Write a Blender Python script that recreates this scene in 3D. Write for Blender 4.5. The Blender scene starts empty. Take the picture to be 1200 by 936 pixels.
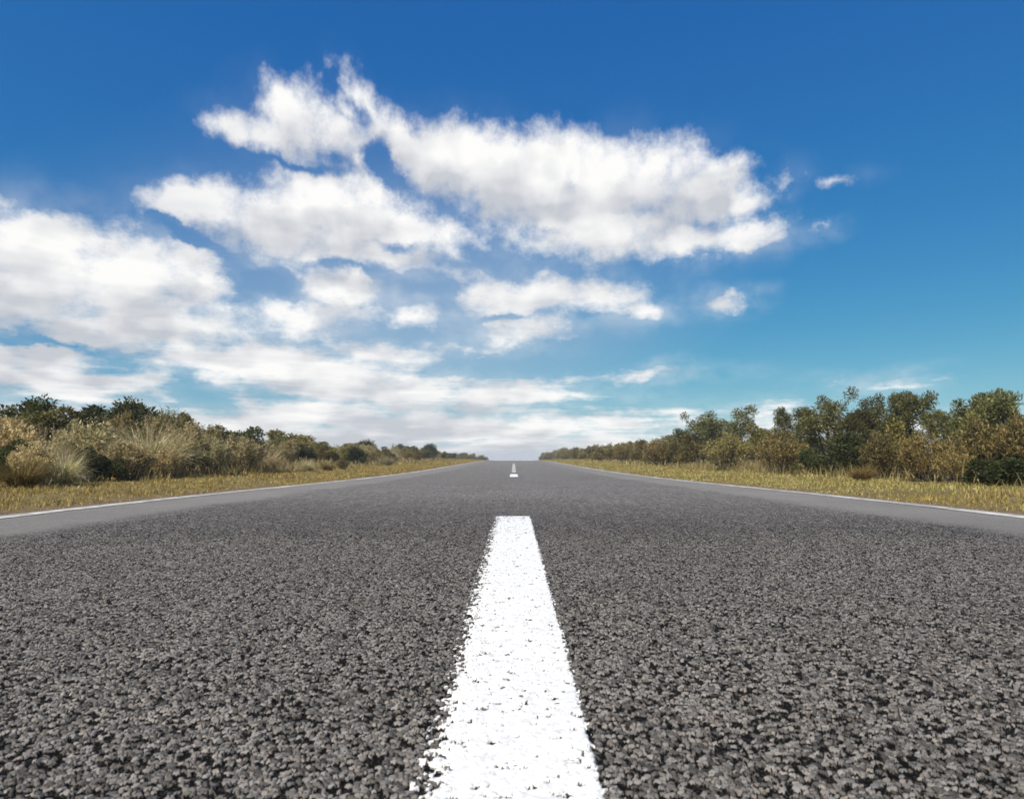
import bpy, math, random
import numpy as np

SC = bpy.context.scene
COL = SC.collection
R = math.radians

# ------------------------------------------------------------------ camera
EYE = 0.42                    # camera height over the crown of the road
FPX, HX, HY = 800.0, 602.0, 533.0    # focal length and horizon of the photograph (1200 x 936)
cam_d = bpy.data.cameras.new('camera')
cam_d.sensor_width = 36.0
cam_d.lens = 36.0 * FPX / 1200.0
cam_d.shift_x = -(HX - 600.0) / 1200.0
cam_d.shift_y = (HY - 468.0) / 1200.0
cam_d.clip_start = 0.02
cam_d.clip_end = 40000.0
cam_d.dof.use_dof = True
cam_d.dof.focus_distance = 2.6
cam_d.dof.aperture_fstop = 9.0
cam = bpy.data.objects.new('camera', cam_d)
cam.location = (0.0, 0.0, EYE)
cam.rotation_euler = (R(90), 0, 0)
COL.objects.link(cam)
SC.camera = cam

# ------------------------------------------------------------------ view and sampling
SC.view_settings.view_transform = 'Standard'
SC.view_settings.look = 'None'
SC.view_settings.gamma = 1.0
SC.view_settings.use_curve_mapping = False
SC.view_settings.exposure = 0.35
SC.render.engine = 'CYCLES'
cy = SC.cycles
cy.max_bounces = 5
cy.diffuse_bounces = 3
cy.glossy_bounces = 2
cy.transmission_bounces = 4
cy.transparent_max_bounces = 8
cy.sample_clamp_indirect = 6.0
cy.use_adaptive_sampling = True
cy.adaptive_threshold = 0.02
cy.filter_width = 1.7
try:
    cy.use_denoising = True
    cy.denoiser = 'OPENIMAGEDENOISE'
    cy.denoising_input_passes = 'RGB_ALBEDO_NORMAL'
except Exception:
    pass

# ------------------------------------------------------------------ node helpers
class NT:
    """small helper round one node tree"""
    def __init__(self, tree):
        self.t = tree
    def n(self, kind, **kw):
        nd = self.t.nodes.new(kind)
        for k, v in kw.items():
            setattr(nd, k, v)
        return nd
    def put(self, sock, v):
        if hasattr(v, 'is_output'):
            self.t.links.new(v, sock)
        else:
            sock.default_value = v
    def m(self, op, a, b=None, c=None, clamp=False):
        nd = self.n('ShaderNodeMath', operation=op, use_clamp=clamp)
        for i, v in enumerate((a, b, c)):
            if v is not None:
                self.put(nd.inputs[i], v)
        return nd.outputs[0]
    def vm(self, op, a, b=None, s=None):
        nd = self.n('ShaderNodeVectorMath', operation=op)
        self.put(nd.inputs[0], a)
        if b is not None:
            self.put(nd.inputs[1], b)
        if s is not None:
            self.put(nd.inputs['Scale'], s)
        return nd.outputs['Value'] if op in ('LENGTH', 'DOT_PRODUCT', 'DISTANCE') else nd.outputs['Vector']
    def rng(self, v, a, b, c=0.0, d=1.0, kind='SMOOTHSTEP'):
        nd = self.n('ShaderNodeMapRange', interpolation_type=kind)
        self.put(nd.inputs['Value'], v)
        for nm, x in (('From Min', a), ('From Max', b), ('To Min', c), ('To Max', d)):
            self.put(nd.inputs[nm], x)
        return nd.outputs[0]
    def noise(self, vec, scale, detail=2.0, rough=0.5, dims='3D', dist=0.0):
        nd = self.n('ShaderNodeTexNoise', noise_dimensions=dims)
        self.put(nd.inputs['Vector'], vec)
        nd.inputs['Scale'].default_value = scale
        nd.inputs['Detail'].default_value = detail
        nd.inputs['Roughness'].default_value = rough
        nd.inputs['Distortion'].default_value = dist
        return nd.outputs[0], nd.outputs[1]
    def mix(self, f, a, b, mode='MIX'):
        nd = self.n('ShaderNodeMix', data_type='RGBA', blend_type=mode)
        self.put(nd.inputs[0], f)
        self.put(nd.inputs[6], a)
        self.put(nd.inputs[7], b)
        return nd.outputs[2]
    def xyz(self, x=0.0, y=0.0, z=0.0):
        nd = self.n('ShaderNodeCombineXYZ')
        for i, v in enumerate((x, y, z)):
            self.put(nd.inputs[i], v)
        return nd.outputs[0]
    def sep(self, v):
        nd = self.n('ShaderNodeSeparateXYZ')
        self.put(nd.inputs[0], v)
        return nd.outputs

def rgb(r, g, b):
    return (r, g, b, 1.0)

# ------------------------------------------------------------------ sun and sky
SUN_EL, SUN_AZ = R(48), R(-146)      # azimuth clockwise from the view direction: to the left and behind
sun_dir = (math.sin(SUN_AZ) * math.cos(SUN_EL), math.cos(SUN_AZ) * math.cos(SUN_EL), math.sin(SUN_EL))
sd = bpy.data.lights.new('sun', 'SUN')
sd.energy = 4.9
sd.angle = R(0.5)
sd.color = (1.0, 0.93, 0.82)
so = bpy.data.objects.new('sun', sd)
from mathutils import Vector
so.rotation_euler = Vector(sun_dir).to_track_quat('Z', 'Y').to_euler()
so.location = (20, -30, 40)
COL.objects.link(so)

# the clouds: lumps given by direction (azimuth, tangent of elevation), traced as ellipses
# (centre x, centre y, half width, half height, tilt in degrees, weight)
CLOUDS = [
    # big bank on the left
    (40, 318, 150, 74, 8, 1.2), (150, 335, 140, 72, 20, 1.1), (30, 278, 100, 34, 12, 1), (90, 372, 220, 44, 4, 1),
    (245, 378, 92, 30, 8, .8), (225, 318, 62, 34, 28, .85), (-120, 335, 150, 78, 0, 1),
    # middle left heap
    (262, 243, 88, 36, -6, 1), (335, 262, 110, 52, 6, 1.1), (410, 240, 92, 54, 8, 1.1), (485, 265, 88, 30, 22, 1),
    (370, 292, 75, 24, 6, .8), (450, 298, 72, 15, 4, .55), (235, 250, 60, 24, 8, .8),
    # ragged top heap
    (300, 157, 66, 24, 0, .85), (340, 136, 60, 46, 0, 1), (392, 152, 60, 36, 8, 1), (430, 112, 17, 36, -24, .62), (440, 146, 28, 30, -20, .7), (405, 122, 20, 18, 0, .6),
    (268, 156, 36, 20, 0, .7), (324, 112, 26, 22, 0, .75), (425, 185, 40, 20, 20, .45),
    # long right heap
    (515, 182, 70, 46, 14, 1.05), (580, 205, 98, 58, 14, 1.2), (660, 212, 115, 66, 8, 1.25), (742, 207, 92, 56, 8, 1.1),
    (805, 232, 92, 42, 10, .95), (842, 203, 40, 26, -8, .8), (722, 268, 122, 40, 6, 1), (802, 283, 108, 24, -3, .95),
    (880, 275, 58, 22, -4, .95), (640, 258, 66, 40, 20, .9), (872, 238, 54, 14, -6, .55), (930, 209, 26, 10, -6, .3),
    (990, 208, 20, 8, 0, .3), (966, 268, 14, 9, 0, .32), (912, 284, 26, 6, 0, .25),
    # small middle scraps
    (402, 338, 60, 30, 6, 1.05), (362, 374, 84, 26, -4, .8), (415, 366, 40, 16, 0, .5), (640, 350, 108, 25, -4, .85),
    (705, 345, 40, 25, 20, .75), (590, 345, 60, 19, 0, .7), (474, 370, 42, 15, -8, .6), (608, 388, 66, 20, -6, .85),
    (752, 361, 30, 11, 0, .5), (520, 320, 90, 12, 5, .36), (545, 412, 60, 10, 6, .35), (640, 322, 22, 8, 0, .35), (852, 355, 28, 12, 0, .55), 
    (440, 415, 70, 14, 8, .5),
    # low layers above the horizon
    (300, 427, 150, 34, 0, 1.15), (400, 442, 140, 30, 8, 1), (480, 464, 195, 30, 5, .9), (570, 461, 140, 18, 3, .75),
    (430, 492, 260, 30, 2, .95), (610, 503, 250, 24, 2, .85), (700, 497, 150, 16, 2, .65), (80, 445, 150, 32, 8, .95),
    (40, 418, 130, 20, 4, .7), (-100, 440, 150, 50, 0, .9), (160, 478, 120, 16, 14, .6), (755, 440, 56, 7, -2, .38), (1040, 446, 46, 7, 2, .33),
    (880, 490, 80, 12, 0, .5), (560, 526, 420, 18, 0, .8), (420, 508, 460, 30, 0, 1.0), (1010, 500, 120, 10, 0, .28),
]

# clear gaps between them, given the same way
GAPS = [
    (464, 204, 15, 36, -38, .40), (350, 192, 90, 9, 4, .42), (205, 268, 60, 12, 34, .5), (405, 314, 100, 7, 5, .4), (452, 338, 12, 26, 0, .5), (590, 372, 46, 6, -4, .3),
    (300, 330, 60, 22, 8, .5), (470, 285, 60, 7, 6, .28),
    (318, 334, 52, 22, 0, .9), (505, 338, 60, 13, 4, .6), (242, 466, 62, 20, 22, .9), (70, 408, 130, 7, 2, .6), (222, 282, 70, 13, 30, .8),
    (640, 425, 130, 14, 0, .9), (470, 395, 60, 10, 6, .5), (560, 300, 60, 18, 30, .6), (450, 190, 22, 30, -20, .6), (700, 470, 60, 8, 3, .5),
    (640, 275, 34, 14, 10, .35), (585, 372, 40, 5, -4, .3),
]

def to_dir(px, py):
    u, v = (px - HX) / FPX, (HY - py) / FPX
    return math.atan(u), v / math.sqrt(1 + u * u), u

def cloud_group():
    g = bpy.data.node_groups.new('cloud_cover', 'ShaderNodeTree')
    g.interface.new_socket('Vector', in_out='INPUT', socket_type='NodeSocketVector')
    g.interface.new_socket('Cover', in_out='OUTPUT', socket_type='NodeSocketFloat')
    q = NT(g)
    gi, go = q.n('NodeGroupInput'), q.n('NodeGroupOutput')
    P = P0 = gi.outputs[0]
    acc = None

    def after(acc):
        # keeps the evaluation in order (all lumps at once overflow the shader's stack); z does not matter
        nd = q.n('ShaderNodeVectorMath', operation='MULTIPLY_ADD')
        q.put(nd.inputs[0], acc)
        nd.inputs[1].default_value = (0, 0, 1e-6)
        q.put(nd.inputs[2], P0)
        return nd.outputs[0]
    for i, (px, py, rx, ry, rot, w) in enumerate(CLOUDS):
        if i and i % 6 == 0:
            P = after(acc)
        az, te, u = to_dir(px, py)
        mp = q.n('ShaderNodeMapping', vector_type='TEXTURE')
        q.put(mp.inputs['Vector'], P)
        mp.inputs['Location'].default_value = (az, te, 0)
        mp.inputs['Rotation'].default_value = (0, 0, R(-rot))
        mp.inputs['Scale'].default_value = (1.04 * rx / FPX / (1 + u * u), 1.04 * ry / FPX / math.sqrt(1 + u * u), 1)
        ln = q.vm('LENGTH', mp.outputs[0])
        v = q.m('MULTIPLY_ADD', ln, -w, w)          # w*(1-r)
        acc = v if acc is None else q.m('SMOOTH_MAX', acc, v, 0.25)
    for i, (px, py, rx, ry, rot, w) in enumerate(GAPS):
        if i % 6 == 0:
            P = after(acc)
        az, te, u = to_dir(px, py)
        mp = q.n('ShaderNodeMapping', vector_type='TEXTURE')
        q.put(mp.inputs['Vector'], P)
        mp.inputs['Location'].default_value = (az, te, 0)
        mp.inputs['Rotation'].default_value = (0, 0, R(-rot))
        mp.inputs['Scale'].default_value = (rx / FPX / (1 + u * u), ry / FPX / math.sqrt(1 + u * u), 1)
        ln = q.vm('LENGTH', mp.outputs[0])
        acc = q.m('SUBTRACT', acc, q.m('MAXIMUM', q.m('MULTIPLY_ADD', ln, -w, w), 0.0))
    # more cloud over the rest of the sky, behind and beside the view
    s = q.sep(P)
    side = q.rng(q.m('ABSOLUTE', s[0]), 0.85, 1.3)
    hi = q.rng(s[1], 0.62, 0.85)
    rest = q.m('MAXIMUM', side, hi)
    nz, _ = q.noise(P, 2.2, 2.0, 0.5)
    rc = q.m('MULTIPLY_ADD', nz, 3.0, -1.75)
    rc = q.m('ADD', rc, q.m('MULTIPLY_ADD', rest, 1.5, -1.5))
    acc = q.m('MAXIMUM', acc, rc)
    acc = q.m('MAXIMUM', acc, -1.2)
    q.t.links.new(acc, go.inputs[0])
    return g

world = bpy.data.worlds.new('World')
SC.world = world
world.use_nodes = True
world.node_tree.nodes.clear()
w = NT(world.node_tree)
sky = w.n('ShaderNodeTexSky', sky_type='NISHITA')
sky.sun_disc = False
sky.sun_elevation = SUN_EL
sky.sun_rotation = SUN_AZ
sky.altitude = 0.0
sky.air_density = 1.0
sky.dust_density = 0.25
sky.ozone_density = 2.5
tc = w.n('ShaderNodeTexCoord')
dx, dy, dz = w.sep(tc.outputs['Generated'])
az = w.m('ARCTAN2', dx, dy)
hor = w.m('SQRT', w.m('ADD', w.m('MULTIPLY', dx, dx), w.m('MULTIPLY', dy, dy)))
tel = w.m('DIVIDE', dz, w.m('MAXIMUM', hor, 0.05))
P = w.xyz(az, tel, 0.0)
# coordinates for the texture of the clouds: finer towards the horizon
lg = w.m('MULTIPLY', w.m('LOGARITHM', w.m('ADD', w.m('MAXIMUM', tel, -0.07), 0.10), math.e), 0.42)
Q = w.xyz(az, lg, 0.37)
near = w.rng(tel, 0.0, 0.35, 0.35, 1.0, 'LINEAR')
_, c1 = w.noise(Q, 7.0, 3.0, 0.55)
_, c2 = w.noise(Q, 24.0, 5.0, 0.62)
o1 = w.vm('MULTIPLY', w.vm('SUBTRACT', c1, (.5, .5, .5)), (.085, .07, 0))
o2 = w.vm('MULTIPLY', w.vm('SUBTRACT', c2, (.5, .5, .5)), (.048, .042, 0))
off = w.vm('SCALE', w.vm('ADD', o1, o2), s=near)
PW = w.vm('ADD', P, off)
f1, _ = w.noise(Q, 14.0, 9.0, 0.63)
f2, _ = w.noise(w.vm('ADD', Q, (-0.014, 0.03, 0.0)), 13.0, 5.0, 0.58)
grp = cloud_group()
def cover(vec):
    nd = w.n('ShaderNodeGroup')
    nd.node_tree = grp
    w.put(nd.inputs[0], vec)
    return nd.outputs[0]
m0 = cover(PW)
m1 = cover(w.vm('ADD', PW, w.xyz(-0.010, 0.042, w.m('MULTIPLY', m0, 1e-6))))
bands, _ = w.noise(w.xyz(w.m('MULTIPLY', az, 4.5), w.m('MULTIPLY', lg, 30.0), 0.2), 1.0, 4.0, 0.6)
low = w.rng(tel, 0.06, 0.22, 1.0, 0.0)
bands = w.m('MULTIPLY', w.m('SUBTRACT', bands, 0.5), w.m('MULTIPLY', low, 1.5))
mc = w.m('SMOOTH_MIN', m0, 0.62, 0.3)
D0 = w.m('ADD', w.m('ADD', mc, bands), w.m('MULTIPLY_ADD', f1, 2.0, -1.04))
D1 = w.m('ADD', w.m('ADD', m1, w.m('MULTIPLY', bands, 0.8)), w.m('MULTIPLY_ADD', f2, 1.3, -0.66))
alpha = w.rng(D0, -0.22, 0.58)
veil = w.m('MULTIPLY', w.m('MULTIPLY', w.rng(m0, -0.9, 0.45), w.rng(f2, 0.34, 0.72)), w.rng(tel, 0.22, 0.42, 1.0, 0.15))
alpha = w.m('MAXIMUM', alpha, w.m('MULTIPLY', veil, 0.40))
# light on the clouds: the more cloud towards the sun, the greyer; billows break it up
lit = w.rng(D1, -0.3, 1.3, 1.0, 0.12)
g1, _ = w.noise(w.vm('ADD', Q, w.vm('SCALE', off, s=0.6)), 9.0, 2.6, 0.5)
g2, _ = w.noise(w.vm('ADD', w.vm('ADD', Q, (-0.016, 0.03, 0.0)), w.vm('SCALE', off, s=0.6)), 9.0, 2.6, 0.5)
bill = w.rng(w.m('SUBTRACT', g1, g2), -0.14, 0.14, -0.5, 0.5, 'LINEAR')
lit = w.m('ADD', w.m('ADD', lit, w.m('MULTIPLY', bill, 0.8)), 0.0, clamp=True)
stripes, _ = w.noise(w.xyz(w.m('MULTIPLY', az, 3.4), w.m('MULTIPLY', lg, 13.0), 0.6), 1.0, 3.5, 0.55)
lit = w.m('ADD', lit, w.m('MULTIPLY', w.rng(stripes, 0.36, 0.64, -0.5, 0.35, 'LINEAR'), w.rng(tel, 0.28, 0.52, 0.85, 0.35)), clamp=True)
ccol = w.mix(lit, rgb(.45, .47, .51), rgb(.78, .775, .765))
# clear air: Nishita, its blue deepened as through a polarising filter
sr, sg, sb = w.sep(sky.outputs[0])
polar = w.xyz(w.m('MULTIPLY', w.m('POWER', sr, 1.06), 0.160), w.m('MULTIPLY', w.m('POWER', sg, 0.82), 0.695), w.m('MULTIPLY', w.m('POWER', sb, 0.38), 2.13))
bs = w.n('ShaderNodeBackground')
bs.inputs['Strength'].default_value = 0.10
hz = w.m('POWER', math.e, w.m('MULTIPLY', w.m('MAXIMUM', tel, 0.0), -17.0))
vp = w.n('ShaderNodeMapping', vector_type='TEXTURE')
w.put(vp.inputs['Vector'], P)
vp.inputs['Location'].default_value = (-0.16, 0.14, 0)
vp.inputs['Scale'].default_value = (0.62, 0.40, 1)
thin = w.m('MULTIPLY', w.rng(w.vm('LENGTH', vp.outputs[0]), 0.0, 1.0, 1.0, 0.0), 0.36)
haze_f = w.m('MAXIMUM', w.m('MULTIPLY', hz, 0.75), thin)
w.put(bs.inputs['Color'], w.mix(haze_f, polar, rgb(4.95, 5.35, 5.95)))
bc = w.n('ShaderNodeBackground')
w.put(bc.inputs['Color'], ccol)
mx = w.n('ShaderNodeMixShader')
w.put(mx.inputs[0], alpha)
w.t.links.new(bs.outputs[0], mx.inputs[1])
w.t.links.new(bc.outputs[0], mx.inputs[2])
wo = w.n('ShaderNodeOutputWorld')
w.t.links.new(mx.outputs[0], wo.inputs[0])

# ------------------------------------------------------------------ lie of the land
def sstep(a, b, x):
    t = np.clip((np.asarray(x, float) - a) / (b - a), 0, 1)
    return t * t * (3 - 2 * t)

def road_z(y):
    y = np.asarray(y, float)
    z = -0.20 * (1 - np.exp(-(np.maximum(y - 4.0, 0) / 12.0) ** 1.6))
    t = np.maximum(y - 60.0, 0.0)
    z = z - 0.0105 * (t - 25.0 * (1 - np.exp(-t / 25.0)))
    return z

def wob(x, y, s=1.0, k=0.0):
    x, y = np.asarray(x, float) * s, np.asarray(y, float) * s
    return (np.sin(1.7 * x + 0.9 * y + k) + np.sin(-1.1 * x + 1.9 * y + 2.1 + k) + np.sin(2.9 * x + 0.4 * y + 4.4 - k)
            + np.sin(0.6 * x - 2.6 * y + 0.7 + 2 * k)) / 4.0

def ground_z(x, y):
    x, y = np.asarray(x, float), np.asarray(y, float)
    a = np.abs(x)
    fade = 1.0 - 0.7 * sstep(16, 50, y)
    left = 0.55 * sstep(6.2, 12.0, -x) * fade
    right = 0.40 * sstep(7.0, 13.0, x) * fade
    verge = -0.035 * (1 - sstep(3.45, 3.75, a)) - 0.012 + 0.05 * sstep(3.7, 5.6, a)
    return road_z(y) + verge + left + right + 0.035 * wob(x, y, 0.9) * sstep(3.8, 5.2, a)

def mesh_from(name, V, F, smooth=False):
    """V (n,3); F list of int arrays, each (k,3) or (k,4)"""
    me = bpy.data.meshes.new(name)
    V = np.asarray(V, np.float32)
    me.vertices.add(len(V))
    me.vertices.foreach_set('co', V.ravel())
    loops = np.concatenate([f.ravel() for f in F]).astype(np.int32)
    sizes = np.concatenate([np.full(len(f), f.shape[1], np.int32) for f in F])
    starts = np.concatenate([[0], np.cumsum(sizes)[:-1]]).astype(np.int32)
    me.loops.add(len(loops))
    me.loops.foreach_set('vertex_index', loops)
    me.polygons.add(len(sizes))
    me.polygons.foreach_set('loop_start', starts)
    if smooth:
        me.polygons.foreach_set('use_smooth', np.ones(len(sizes), bool))
    me.update(calc_edges=True)
    me.validate()
    return me

def grid_faces(nr, nc):
    i = np.arange(nr - 1)[:, None] * nc + np.arange(nc - 1)[None, :]
    return np.stack([i, i + 1, i + nc + 1, i + nc], -1).reshape(-1, 4)

def link(name, me, mat=None, parent=None):
    o = bpy.data.objects.new(name, me)
    COL.objects.link(o)
    if mat is not None and len(me.materials) == 0:
        me.materials.append(mat)
    if parent is not None:
        o.parent = parent
    return o

def new_mat(name):
    mt = bpy.data.materials.new(name)
    mt.use_nodes = True
    mt.node_tree.nodes.clear()
    q = NT(mt.node_tree)
    out = q.n('ShaderNodeOutputMaterial')
    return mt, q, out

# ------------------------------------------------------------------ road surface
def chip_group():
    """chips of stone set in bitumen: height (m), stone mask, two random numbers per chip"""
    g = bpy.data.node_groups.new('chip_seal', 'ShaderNodeTree')
    g.interface.new_socket('Vector', in_out='INPUT', socket_type='NodeSocketVector')
    for nm in ('Height', 'Stone', 'Random', 'Tint'):
        g.interface.new_socket(nm, in_out='OUTPUT', socket_type='NodeSocketFloat')
    q = NT(g)
    gi, go = q.n('NodeGroupInput'), q.n('NodeGroupOutput')
    P = q.vm('MULTIPLY', gi.outputs[0], (1, 1, 0))
    _, wc = q.noise(P, 70.0, 2.0, 0.6, '2D')
    P2 = q.vm('ADD', P, q.vm('MULTIPLY', q.vm('SUBTRACT', wc, (.5, .5, .5)), (.013, .013, 0)))
    SCALE = 118.0
    ve = q.n('ShaderNodeTexVoronoi', voronoi_dimensions='2D', feature='DISTANCE_TO_EDGE')
    vf = q.n('ShaderNodeTexVoronoi', voronoi_dimensions='2D', feature='F1')
    for v in (ve, vf):
        q.put(v.inputs['Vector'], P2)
        v.inputs['Scale'].default_value = SCALE
        v.inputs['Randomness'].default_value = 1.0
    e = ve.outputs['Distance']
    r, gch, b = q.sep(vf.outputs['Color'])
    e = q.m('SUBTRACT', e, q.m('MULTIPLY', q.m('MULTIPLY', b, b), 0.09))
    prof = q.rng(e, 0.015, 0.12)
    stone = q.rng(e, 0.03, 0.09)
    there = q.rng(r, 0.32, 0.38)
    # each chip sits at its own height and tilt
    loc = q.sep(q.vm('SUBTRACT', P2, q.vm('SCALE', vf.outputs['Position'], s=1.0)))
    tilt = q.m('ADD', q.m('MULTIPLY', loc[0], q.m('SUBTRACT', gch, .5)), q.m('MULTIPLY', loc[1], q.m('SUBTRACT', b, .5)))
    top = q.m('MULTIPLY_ADD', r, 0.0026, 0.0030)
    nz, _ = q.noise(P, 420.0, 2.0, 0.6, '2D')
    h = q.m('MULTIPLY', q.m('ADD', q.m('ADD', top, q.m('MULTIPLY', tilt, 0.55)), q.m('MULTIPLY_ADD', nz, 0.0016, -0.0008)), q.m('MULTIPLY', prof, there))
    q.t.links.new(h, go.inputs[0])
    q.t.links.new(q.m('MULTIPLY', stone, there), go.inputs[1])
    q.t.links.new(gch, go.inputs[2])
    q.t.links.new(b, go.inputs[3])
    return g
CHIP = chip_group()

def chips(q):
    t = q.n('ShaderNodeTexCoord')
    nd = q.n('ShaderNodeGroup')
    nd.node_tree = CHIP
    q.put(nd.inputs[0], t.outputs['Object'])
    return t.outputs['Object'], nd.outputs

def asphalt_material():
    mt, q, out = new_mat('chip_seal_asphalt')
    P, (h, stone, rnd, tint) = chips(q)
    x, y, z = q.sep(P)
    big, _ = q.noise(P, 0.9, 4.0, 0.6)
    fine, _ = q.noise(P, 260.0, 2.0, 0.6)
    grey = q.rng(rnd, 0.0, 1.0, 0.05, 0.235, 'LINEAR')
    grey = q.m('MULTIPLY', grey, q.m('MULTIPLY_ADD', fine, 0.5, 0.75))
    warm = q.mix(tint, rgb(1.05, 1.0, .95), rgb(1.14, 1.0, .86))
    sc = q.mix(1.0, warm, grey, 'MULTIPLY')
    at = q.n('ShaderNodeAttribute', attribute_name='relief')
    rel = at.outputs['Fac']
    # the binder lies bare where the chips stand proud; farther on, the brightening at a grazing view is painted in
    vs = q.n('ShaderNodeTexVoronoi', voronoi_dimensions='2D', feature='F1')
    q.put(vs.inputs['Vector'], P)
    vs.inputs['Scale'].default_value = 330.0
    sr_, sg_, sb_ = q.sep(vs.outputs['Color'])
    grit = q.m('MULTIPLY', q.m('GREATER_THAN', sr_, 0.70), q.m('LESS_THAN', vs.outputs['Distance'], 0.42))
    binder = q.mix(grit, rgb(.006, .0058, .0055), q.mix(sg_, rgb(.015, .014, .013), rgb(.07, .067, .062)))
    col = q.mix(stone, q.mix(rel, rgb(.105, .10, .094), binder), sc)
    mot, _ = q.noise(q.vm('MULTIPLY', P, (1, .35, 1)), 11.0, 4.0, 0.7)
    grn, _ = q.noise(q.vm('MULTIPLY', P, (1, .10, 1)), 42.0, 2.0, 0.6)
    gr2 = q.rng(grn, .36, .64, -.28, .28)
    lev = q.m('MULTIPLY', q.m('MULTIPLY_ADD', rel, -0.42, 1.32), q.m('MULTIPLY_ADD', mot, 0.7, 0.65))  # colour set darker near and lighter far, painting in the grazing brightness
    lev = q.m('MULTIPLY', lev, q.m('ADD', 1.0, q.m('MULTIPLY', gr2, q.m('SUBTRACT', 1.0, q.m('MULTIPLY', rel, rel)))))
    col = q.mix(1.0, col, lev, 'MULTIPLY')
    # bitumen-poor, dust-filled strip along each edge line
    ax = q.m('ABSOLUTE', x)
    edge = q.m('ADD', ax, q.m('MULTIPLY_ADD', big, 0.5, -0.25))
    strip = q.rng(edge, 2.35, 2.75)
    col = q.mix(q.m('MULTIPLY', strip, 0.8), col, rgb(.185, .175, .160))
    col = q.mix(1.0, col, q.m('MULTIPLY_ADD', big, 0.5, 0.75), 'MULTIPLY')
    bsdf = q.n('ShaderNodeBsdfPrincipled')
    q.put(bsdf.inputs['Base Color'], col)
    bsdf.inputs['Roughness'].default_value = 0.8
    q.put(bsdf.inputs['Specular IOR Level'], q.m('MULTIPLY_ADD', stone, 0.22, 0.04))
    keep = q.m('MULTIPLY', rel, q.m('MULTIPLY_ADD', strip, -0.75, 1.0))
    bump = q.n('ShaderNodeBump')
    q.put(bump.inputs['Height'], h)
    q.put(bump.inputs['Strength'], q.m('MULTIPLY', q.m('MULTIPLY_ADD', strip, -0.7, 1.0), q.m('SUBTRACT', 1.0, rel)))
    bump.inputs['Distance'].default_value = 0.6
    q.put(bsdf.inputs['Normal'], bump.outputs[0])
    q.t.links.new(bsdf.outputs[0], out.inputs['Surface'])
    dp = q.n('ShaderNodeDisplacement')
    q.put(dp.inputs['Height'], q.m('MULTIPLY', h, keep))
    dp.inputs['Midlevel'].default_value = 0.0
    dp.inputs['Scale'].default_value = 1.0
    q.t.links.new(dp.outputs[0], out.inputs['Displacement'])
    mt.displacement_method = 'DISPLACEMENT'
    return mt

def graded(a, b, s0, s1):
    """positions from a to b whose spacing grows from s0 to s1"""
    out, p = [a], a
    while p < b:
        p += s0 + (s1 - s0) * (p - a) / (b - a)
        out.append(p)
    out[-1] = b
    return out

ROWS_NEAR = graded(0.62, 3.4, 0.0017, 0.0075)
rows = np.array(list(np.linspace(-12, 0.4, 24)) + list(np.linspace(0.42, 0.61, 12)) + ROWS_NEAR
                + graded(3.4, 9.0, 0.010, 0.09)[1:] + list(np.geomspace(9.3, 900.0, 130)))
NC = 1180
t = np.linspace(-1, 1, NC)
ROAD_HALF = 3.62
half = np.clip(0.80 * np.clip(rows, 0.5, None) + 0.10, 0.5, ROAD_HALF - 0.15)
inner = half[:, None] * t[None, :]
k = np.linspace(0, 1, 14)[1:]
edge_wob = 0.03 * wob(rows * 0 + 3.0, rows, 2.3)
rr = half[:, None] + (ROAD_HALF + edge_wob[:, None] - half[:, None]) * k[None, :]
X = np.concatenate([-rr[:, ::-1], inner, rr], 1)
Y = np.repeat(rows[:, None], X.shape[1], 1)
V = np.stack([X, Y, road_z(Y)], -1).reshape(-1, 3)
me = mesh_from('road', V, [grid_faces(*X.shape)], smooth=True)
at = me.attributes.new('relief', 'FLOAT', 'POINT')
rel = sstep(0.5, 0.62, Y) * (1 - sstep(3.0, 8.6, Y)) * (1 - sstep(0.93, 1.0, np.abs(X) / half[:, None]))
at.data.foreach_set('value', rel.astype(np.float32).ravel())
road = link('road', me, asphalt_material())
road['kind'] = 'structure'
road['label'] = 'grey chip seal road running straight away to the horizon'

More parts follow.
